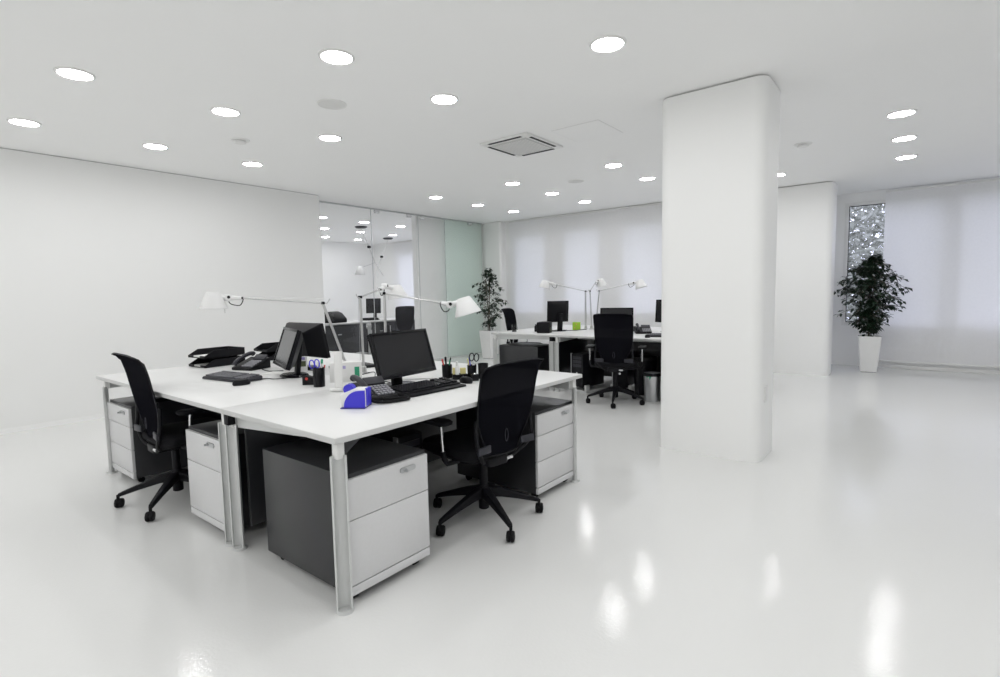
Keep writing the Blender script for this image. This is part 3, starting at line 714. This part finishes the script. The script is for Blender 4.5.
# ------------------------------------------------------------------ letter trays
def tray(label, loc, rz):
    t = thing('letter_tray', label, 'tray', loc, rz, 'black letter trays')
    W, D, h = .25, .34, .062
    m = MB(); m.box(-W/2, W/2, -D/2, D/2, 0, .004)
    m.build('floor_plate', M_BLACK, t)
    for sx in (-1, 1):
        x = sx*W/2; p = [(-D/2, .0), (-D/2, .018), (-D/2+.08, h), (D/2, h), (D/2, 0)]
        MB().loft([[Vector((x-sx*.006, a, b)) for a, b in p], [Vector((x, a, b)) for a, b in p]]).build('side_wall', M_BLACK, t, fixn=True, smooth=False)
    B(-W/2, W/2, D/2-.005, D/2, 0, h).build('back_wall', M_BLACK, t)
    B(-W/2, -.05, -D/2, -D/2+.005, 0, .02).box(.05, W/2, -D/2, -D/2+.005, 0, .02).build('front_lip', M_BLACK, t)
    return t
def sheets(label, loc, rz, n=4, W=.2, D=.29):
    t = thing('paper_stack', label, 'paper', loc, rz, 'loose papers')
    for k in range(n): MB().obox((random.uniform(-.004,.004), random.uniform(-.004,.004), .001+.002*k), (W, D, .0018), (0,0,random.uniform(-.03,.03))).build('sheet', M_PAPER, t, smooth=False)
    return t
for k in range(2):
    tray('%s black letter tray of the left pair' % ('lower', 'upper')[k], (1.965, 4.585+.0*k, ZT+.001+.075*k), R(-84))
    sheets('white papers in the %s left letter tray' % ('lower', 'upper')[k], (1.95, 4.585, ZT+.006+.075*k), R(-84))
    tray('%s black letter tray of the pair behind the left monitor' % ('lower', 'upper')[k], (2.50, 4.57, ZT+.001+.075*k), R(-92))
sheets('white sheet of paper beside the left monitor stand', (1.99, 3.64, ZT), R(30), 2, .15, .21)
sheets('paper pile lying behind the near monitor', (2.40, 2.62, ZT), R(50), 3, .16, .2)

# ------------------------------------------------------------------ pen cups and contents
def cup(label, loc, r=.034, h=.088):
    return tag(MB().lathe([(.0005,.002),(r-.003,.003),(r-.004,h-.001),(r-.001,h),(r,h-.002),(r-.002,.0),(.0005,0)], 24).build('pen_cup', M_BLKG), label, 'pen cup', 'black pen cups')
def place(o, loc, rz=0):
    o.location = loc; o.rotation_euler = (0,0,rz); return o
def pen(label, cuploc, dx, dy, m, ln=.14, r=.0042, h0=.006, cap=None):
    t = thing('pen', label, 'pen', (cuploc[0]+dx*.35, cuploc[1]+dy*.35, cuploc[2]+h0), 0, 'pens in the cups')
    d = Vector((dx*1.1, dy*1.1, ln)).normalized()*ln
    MB().cyl((0,0,0), d*.85, r, r, 10).build('barrel', m, t)
    MB().lathe([(r*1.15,0),(r*1.15,ln*.15),(r*.6,ln*.17)], 10, d*.82, d, True, True).build('cap', cap or m, t)
def scissors(label, loc, hm, lean):
    t = thing('scissors', label, 'scissors', loc, R(-51), 'scissors in the cups')
    for s in (-1, 1):
        MB().add([(0,-.001*s,0),(.006*s,-.001*s,.05),(.010*s,0,.10),(-.002*s,0,.10)], [(0,1,2,3)]).build('blade', M_STEEL, t, thick=.0015)
        pts = [(s*.016 + .015*math.cos(a), 0, .135 + .026*math.sin(a)) for a in [2*PI*k/16 for k in range(17)]]
        MB().tube(pts, .0035, 8).build('handle', hm, t)
    t.rotation_euler = (lean[0], lean[1], R(-51))
C1 = (2.50, 2.44, ZT); C2 = (2.58, 2.29, ZT); C3 = (2.605, 2.215, ZT); CL = (1.83, 2.885, ZT); CB = (6.02, 4.52, ZT)
place(cup('round black pen cup with red pen, nearest the monitor', (0,0,0)), C1)
place(cup('black pen cup with scissors in the middle of the near desk group', (0,0,0), .031), C2)
place(cup('empty looking black pen cup at the right end', (0,0,0), .034, .10), C3)
place(cup('tall black pen cup on the seam by the left monitor', (0,0,0), .036, .118), CL)
place(tag(MB().lathe([(.0005,.003),(.030,.003),(.033,.11),(.036,.11),(.033,0),(.0005,0)], 20).build('drinking_glass', M_CUPG), 'dark drinking glass at the left end of the far end desk', 'glass'), CB)
pen('red pen in the cup nearest the monitor', C1, -.022, .008, M_RED, .125, .0055)
pen('black marker in the cup nearest the monitor', C1, .002, .01, M_BLACK, .135, .0065)
pen('green pen in the cup nearest the monitor', C1, .010, -.01, M_GREENP, .115)
pen('dark pen leaning right in the cup nearest the monitor', C1, .022, -.004, M_BLACK, .13)
pen('yellow pencil in the scissors cup', C2, -.022, .006, M_YEL, .13)
pen('blue pen in the scissors cup', C2, -.010, .006, M_BLUE, .135)
scissors('black handled scissors in the middle cup', (C2[0]+.004, C2[1], ZT+.005), M_BLACK, (.1, .1))
pen('green ended pen in the tall cup on the seam', CL, .016, -.004, M_WPLA, .165, .006, cap=M_GREENP)
pen('red tipped pen in the tall cup on the seam', CL, .024, -.012, M_RED, .13)
pen('white marker in the tall cup on the seam', CL, .004, .008, M_WPLA, .15, .008)
scissors('blue handled scissors in the tall cup on the seam', (CL[0]-.008, CL[1]+.006, ZT+.006), M_BLUE, (-.05, -.12))
# small desk items
t = thing('note_holder', 'black desk tidy with yellow notes between the pen cups', 'desk tidy', (2.505, 2.335, ZT), R(-35))
B(-.05,.05,-.035,.035,0,.035).build('tray', M_BLKG, t, bevel=.004)
B(-.042,-.010,-.012,.012,.02,.075).build('notes', M_YEL, t); B(.008,.042,-.012,.012,.02,.072).build('notes', M_YEL, t)
tag(MB().lathe([(.0005,0),(.013,0),(.014,.045),(.007,.055),(.008,.058),(.008,.085),(.0005,.088)], 14, (2.475, 2.325, ZT+.0345)).build('glue_bottle', M_WPLA), 'small white glue bottle in the black desk tidy', 'bottle')
t = thing('clip_box', 'small black clip holder in front of the right pen cup', 'clip holder', (2.51, 2.205, ZT), R(-30))
B(-.022,.022,-.02,.02,0,.042).build('box', M_BLKG, t, bevel=.004); MB().cyl((0,0,.042),(0,0,.05),.012,.010,12).build('clips', M_CHROME, t)
t = thing('tape_dispenser', 'small black tape dispenser left of the tall pen cup', 'tape dispenser', (1.835, 3.0, ZT), R(40))
MB().loft([[Vector((x, y, z)) for y, z in ((-.04,0),(.04,0),(.04,.05),(.02,.062),(-.02,.05),(-.04,.02))] for x in (-.02,.02)]).build('body', M_BLKG, t, bevel=.003, fixn=True)
MB().cyl((-.021,.012,.04),(.021,.012,.04),.009,.009,16).build('tape_roll', M_RED, t)
# blue and white tape dispenser
t = thing('tape_dispenser', 'blue and white sharpener shaped tape dispenser on the nearest desk', 'tape dispenser', (1.590, 2.190, ZT), R(-56))
B(-.062,.062,-.055,.055,0,.006).build('base', mat('dark_blue_plastic', (.03,.02,.22), .4), t, bevel=.002)
side = [(-.062,.006),(.062,.006),(.062,.095),(.0,.095),(-.062,.070)]
MB().loft([[Vector((x, y, z)) for x, z in side] for y in (-.042,.042)]).build('body', M_WPLA, t, bevel=.004, fixn=True)
arc = [(.0615,.006)] + [(-.045 + .075*(1-math.cos(a)), .006 + .082*math.sin(a)) for a in [PI/2*k/8 for k in range(9)]] + [(.0615,.090)]
for y0, y1 in ((-.050,-.041), (.041,.050)):
    MB().loft([[Vector((x, y, z)) for x, z in arc] for y in (y0, y1)]).build('side_cover', M_BLUE, t, fixn=True)
B(.056,.067,-.03,.03,.01,.098).build('front_cover', M_BLUE, t, bevel=.003)
MB().cyl((-.03,-.02,.09),(-.03,.02,.09),.026,.026,20).build('tape_roll', M_BLUE, t)
# upright ruler
t = thing('ruler', 'upright white plastic ruler standing beside the blue dispenser', 'ruler', (1.80, 2.635, ZT), R(-52))
B(-.025,.025,-.0015,.0015,.0,.235).build('blade', M_WPLA, t, bevel=.0006)
mk = MB()
for k in range(22): mk.box(.010 if k % 5 else .002, .024, -.0022, -.0014, .012+k*.0098, .0135+k*.0098)
mk.build('tick_marks', M_GRILLE, t, smooth=False, kind='stuff')
MB().cyl((-.05,-.012,.012),(.02,-.012,.012),.011,.011,12).build('foot', M_WPLA, t)
# boxes and book near the lamp mounts
t = thing('carton', 'white carton with green and lilac print beside the lamp mounts', 'box', (2.06, 2.93, ZT), R(-38))
B(-.10,.10,-.05,.05,0,.125).build('body', M_PAPER, t, bevel=.002)
B(.055,.085,-.0515,-.0495,.03,.095).build('green_print', M_GREENP, t); B(-.07,.0,-.0515,-.0495,.085,.105).build('lilac_print', mat('lilac_print', (.45,.42,.68), .6), t)
t = thing('picture_card', 'printed card with a landscape picture propped behind the left monitor', 'card', (2.11, 3.63, ZT), R(-40))
B(-.085,.085,-.004,.004,0,.11).build('card', M_PAPER, t)
B(-.08,.075,-.0052,-.0038,.035,.075).build('landscape_print', mat('olive_print', (.10,.12,.06), .6, var=.8, scale=60), t)
B(-.06,.07,-.0052,-.0038,.085,.105).build('heading_print', mat('violet_print', (.30,.26,.58), .6, var=.3, scale=80), t)
t = thing('blotter', 'flat black folder lying in front of the tapered monitor', 'folder', (2.47, 3.42, ZT), R(-10))
B(-.15,.15,-.11,.11,0,.02).build('cover', M_BLACK, t, bevel=.002); B(-.145,.148,-.108,.105,.004,.016).build('pages', M_PAPER, t)
tag(B(-.055,.055,-.055,.055,0,.11).build('cube_box', M_LIME, bevel=.003), 'lime green cube box beside the far desk lamps', 'box')
o = bpy.data.objects['cube_box']; o.location = (6.76, 3.93, ZT); o.rotation_euler = (0,0,R(25))
for (x, y, z) in ((-.03,-.056,.02), (.02,-.056,.085), (-.02,-.056,.06), (.056,.01,.03), (-.056,.0,.085), (-.056,.02,.03)):
    MB().lathe([(.0005,.0005),(.010,.0005)], 10, (x, y, z), (0,-1,0) if abs(y) > .05 else (1 if x > 0 else -1,0,0)).build('printed_spot', mat('orange_spot', (.75,.40,.15), .5), o)
# more clutter of the far desk
t = thing('hole_punch', 'black stapler like punch on the far desk behind the phone', 'hole punch', (6.83, 3.05, ZT), R(30)); B(-.09,.09,-.03,.03,0,.03).build('base', M_DGREY, t, bevel=.005); B(-.07,.07,-.022,.022,.03,.065).build('lever', M_BLACK, t, bevel=.006)
t = thing('notebook', 'open grey notebook on the far desk against the column', 'notebook', (6.55, 2.45, ZT), R(-75)); B(-.16,.16,-.11,.11,0,.012).build('cover', M_DGREY, t); B(-.15,.15,-.10,.10,.012,.02).build('pages', M_PAPER, t)
# next room machine
t = thing('fax_machine', 'black rounded machine on the desk behind the glass', 'fax machine', (6.55, 9.65, ZT), R(10))
rg = [[Vector((x, y, z)) for y, z in ((-.17,0),(.17,0),(.17,.20),(.08,.24),(-.04,.20),(-.17,.08))] for x in (-.2,.2)]
MB().loft(rg).build('housing', M_BLACK, t, bevel=.02, fixn=True); MB().tube([(-.15,-.14,.11),(-.15,.0,.19),(-.15,.05,.22)], .022, 10).build('handset', M_BLACK, t)
t = thing('document_tray', 'low dark tray on the desk behind the glass door', 'tray', (7.55, 9.75, ZT), R(5)); B(-.15,.15,-.12,.12,0,.05).build('body', M_BLACK, t, bevel=.006); B(-.13,.13,-.10,.10,.05,.056).build('lid', M_DGREY, t)

# ------------------------------------------------------------------ bins, computers under the desks
def bin_(label, loc, r0, r1, h, m, rimm):
    t = thing('waste_bin', label, 'waste bin', loc, 0, 'waste bins')
    MB().lathe([(.0005,.004),(r0-.004,.004),(r1-.004,h),(r1,h),(r0,0),(.0005,0)], 28).build('body', m, t)
    MB().lathe([(r1-.006,h-.03),(r1+.004,h-.03),(r1+.005,h+.004),(r1-.006,h+.004)], 28).build('rim', rimm, t)
    return t
bt = bin_('silver waste bin with teal bag against the left side of the column', (5.90, 2.42, 0), .085, .10, .33, M_STEEL, M_BLACK)
MB().add([(-.100,-.03,.30),(-.094,.035,.30),(-.092,.0,.24)], [(0,1,2)]).build('bag_corner', M_GREENP, bt, thick=.003)
bin_('black waste bin under the far desk behind the silver bin', (6.25, 2.66, 0), .12, .15, .47, M_BLKG, M_BLACK)
bt = bin_('silver waste bin under the left desk behind the chair', (1.66, 4.11, 0), .095, .115, .31, M_STEEL, M_WPLA)
def tower(label, loc, rz):
    t = thing('computer_tower', label, 'computer', loc, rz, 'computer towers')
    B(-.095,.095,-.22,.22,.07,.50).build('case', M_BLACK, t, bevel=.006)
    B(-.10,-.092,-.225,-.19,.06,.505).build('side_edge', M_STEEL, t)
    for z in (.43,.38,.33): B(-.07,.07,-.224,-.218,z,z+.035).build('drive_bay', M_DGREY, t)
    MB().cyl((0,-.222,.25),(0,-.226,.25),.014,.014,16).build('power_button', M_CHROME, t)
    hb = MB(); hb.box(-.13,.13,-.2,.2,.0,.03).box(-.13,-.10,-.2,-.12,.03,.10).box(.10,.13,-.2,-.12,.03,.10)
    hb.build('floor_stand', M_ALU, t, bevel=.003)
    return t
tower('black computer tower on a grey stand under the far desk', (6.10, 3.38, 0), R(-100))
tower('black computer tower behind the rear mesh chair base', (6.35, 2.98, 0), R(-80))
tower('black computer tower in the shade under the nearest desk', (1.98, 2.46, 0), R(0))
tower('black computer tower in the shade under the left desk', (1.85, 3.50, 0), R(-90))

# ------------------------------------------------------------------ cables on the near desks
def cable(label, pts, m, r=.003):
    return tag(MB().tube(bez(pts, 10), r, 6).build('cable', m), label, 'cable', 'desk cables')
zc = ZT+.0035
cable('black keyboard cable curling toward the left monitor', [(1.72, 3.47, zc), (1.80, 3.47, zc), (1.82, 3.40, zc), (1.90, 3.36, zc)], M_BLACK)
cable('black phone cable looping behind the left monitor', [(2.02, 3.95, zc), (2.00, 3.80, zc), (2.087, 3.70, zc), (2.16, 3.66, zc), (2.2, 3.55, zc)], M_BLACK, .004)
cable('white power cable lying across the seam of the desks', [(1.95, 2.80, zc), (2.02, 2.72, zc), (2.12, 2.70, zc), (2.25, 2.66, zc), (2.42, 2.60, zc)], M_WPLA, .006)
cable('black cable curling below the near lamp mounts', [(2.2, 2.82, zc), (2.16, 2.74, zc), (2.22, 2.68, zc), (2.18, 2.62, zc)], M_BLACK, .004)
cable('thin black cable hanging from the lamp mounts to the near monitor', [(2.22, 3.02, zc), (2.26, 2.9, zc+.03), (2.20, 2.8, zc), (2.15, 2.58, zc)], M_BLACK, .003)
cable('grey cable bundle behind the far end desk monitor', [(6.45, 3.98, zc), (6.60, 3.85, zc), (6.72, 3.84, zc), (6.82, 3.80, zc)], M_DGREY, .006)

# ------------------------------------------------------------------ potted ficus
def ficus(label, loc, rz, seed, pot_h, w0, w1, top, spread, nleaf, boost=None):
    t = thing('potted_ficus', label, 'potted plant', loc, rz, 'ficus plants in white pots')
    def sq(h, r): return [Vector((x, y, h)) for x, y in rrect(-r, r, -r, r, .018, 3)]
    MB().loft([sq(.006, w0), sq(pot_h, w1), sq(pot_h, w1-.012), sq(pot_h-.04, w1-.016)], cap=True).build('pot', M_WPLA, t, fixn=True)
    B(-w0+.01, w0-.01, -w0+.01, w0-.01, 0, .008).build('pot_foot', M_BLACK, t)
    MB().prism(rrect(-w1+.014, w1-.014, -w1+.014, w1-.014, .016, 3), pot_h-.05, pot_h-.02).build('soil', M_SOIL, t)
    rnd = random.Random(seed); br = MB(); lf = MB()
    for k in range(3):
        a = 2*PI*k/3; c = .02
        MB().tube(bez([(c*math.cos(a), c*math.sin(a), pot_h-.04), (c*1.3*math.cos(a+1), c*1.3*math.sin(a+1), pot_h+.2), (c*.8*math.cos(a+2), c*.8*math.sin(a+2), pot_h+.45), (.05*math.cos(a+2.5), .05*math.sin(a+2.5), top-.22)], 6), .009, 7).build('stem', M_BARK, t)
    def leaf(q, d, s):
        d = d.normalized(); sd = d.cross(Vector((rnd.uniform(-.4,.4), rnd.uniform(-.4,.4), 1))).normalized(); up = sd.cross(d)
        lf.add([q, q+d*s*.45+sd*s*.26+up*s*.05, q+d*s-up*s*.12, q+d*s*.45-sd*s*.26+up*s*.05, q+d*s*.5-up*s*.03], [(0,1,4),(1,2,4),(2,3,4),(3,0,4)])
    nb = nleaf//16
    for k in range(nb):
        z = pot_h + .04 + (top-pot_h-.10)*((k+.5)/nb)**.92
        u = (z-pot_h)/(top-pot_h)
        rad = spread*(math.sin(PI*min(1, .12+u*.80))**.8)*rnd.uniform(.55, 1.08)
        a = rnd.uniform(0, 2*PI)
        if boost: rad *= boost(a, u)
        if k % 9 == 4: rad *= 1.22
        s0 = Vector((.03*math.cos(a), .03*math.sin(a), z-.06)); s1 = Vector((rad*.55*math.cos(a), rad*.55*math.sin(a), z+.06)); s2 = Vector((rad*math.cos(a+.15), rad*math.sin(a+.15), z+rnd.uniform(-.06,.05)))
        pts = bez([s0, s1, s2], 6); br.tube(pts, [.0035]*3+[.0025]*(len(pts)-3), 5)
        for j in range(16):
            f_ = rnd.uniform(.22, 1); q = pts[min(len(pts)-1, int(f_*(len(pts)-1)))]
            ang = a + rnd.uniform(-1.6, 1.6)
            leaf(q + Vector((rnd.uniform(-.02,.02), rnd.uniform(-.02,.02), rnd.uniform(-.02,.02))), Vector((math.cos(ang), math.sin(ang), rnd.uniform(-1.1,.35))), rnd.uniform(.055, .095))
    br.build('twigs', M_BARK, t, kind='stuff'); lf.build('foliage', M_LEAF, t, smooth=False, kind='stuff')
    return t
ficus('dark leafy ficus in a tall white pot in front of the uncovered window', (9.74, .575, 0), R(6), 11, .545, .105, .145, 1.76, .46, 2700, lambda a, u: .34 + .66*math.sin(PI*min(1, max(0, u*.92+.02)))**.9)
ficus('airy ficus in a white pot between glass partition and far desks', (8.14, 6.74, 0), R(0), 23, .56, .105, .15, 1.80, .37, 900, lambda a, u: .45 + .55*math.sin(PI*min(1, u+.05)))
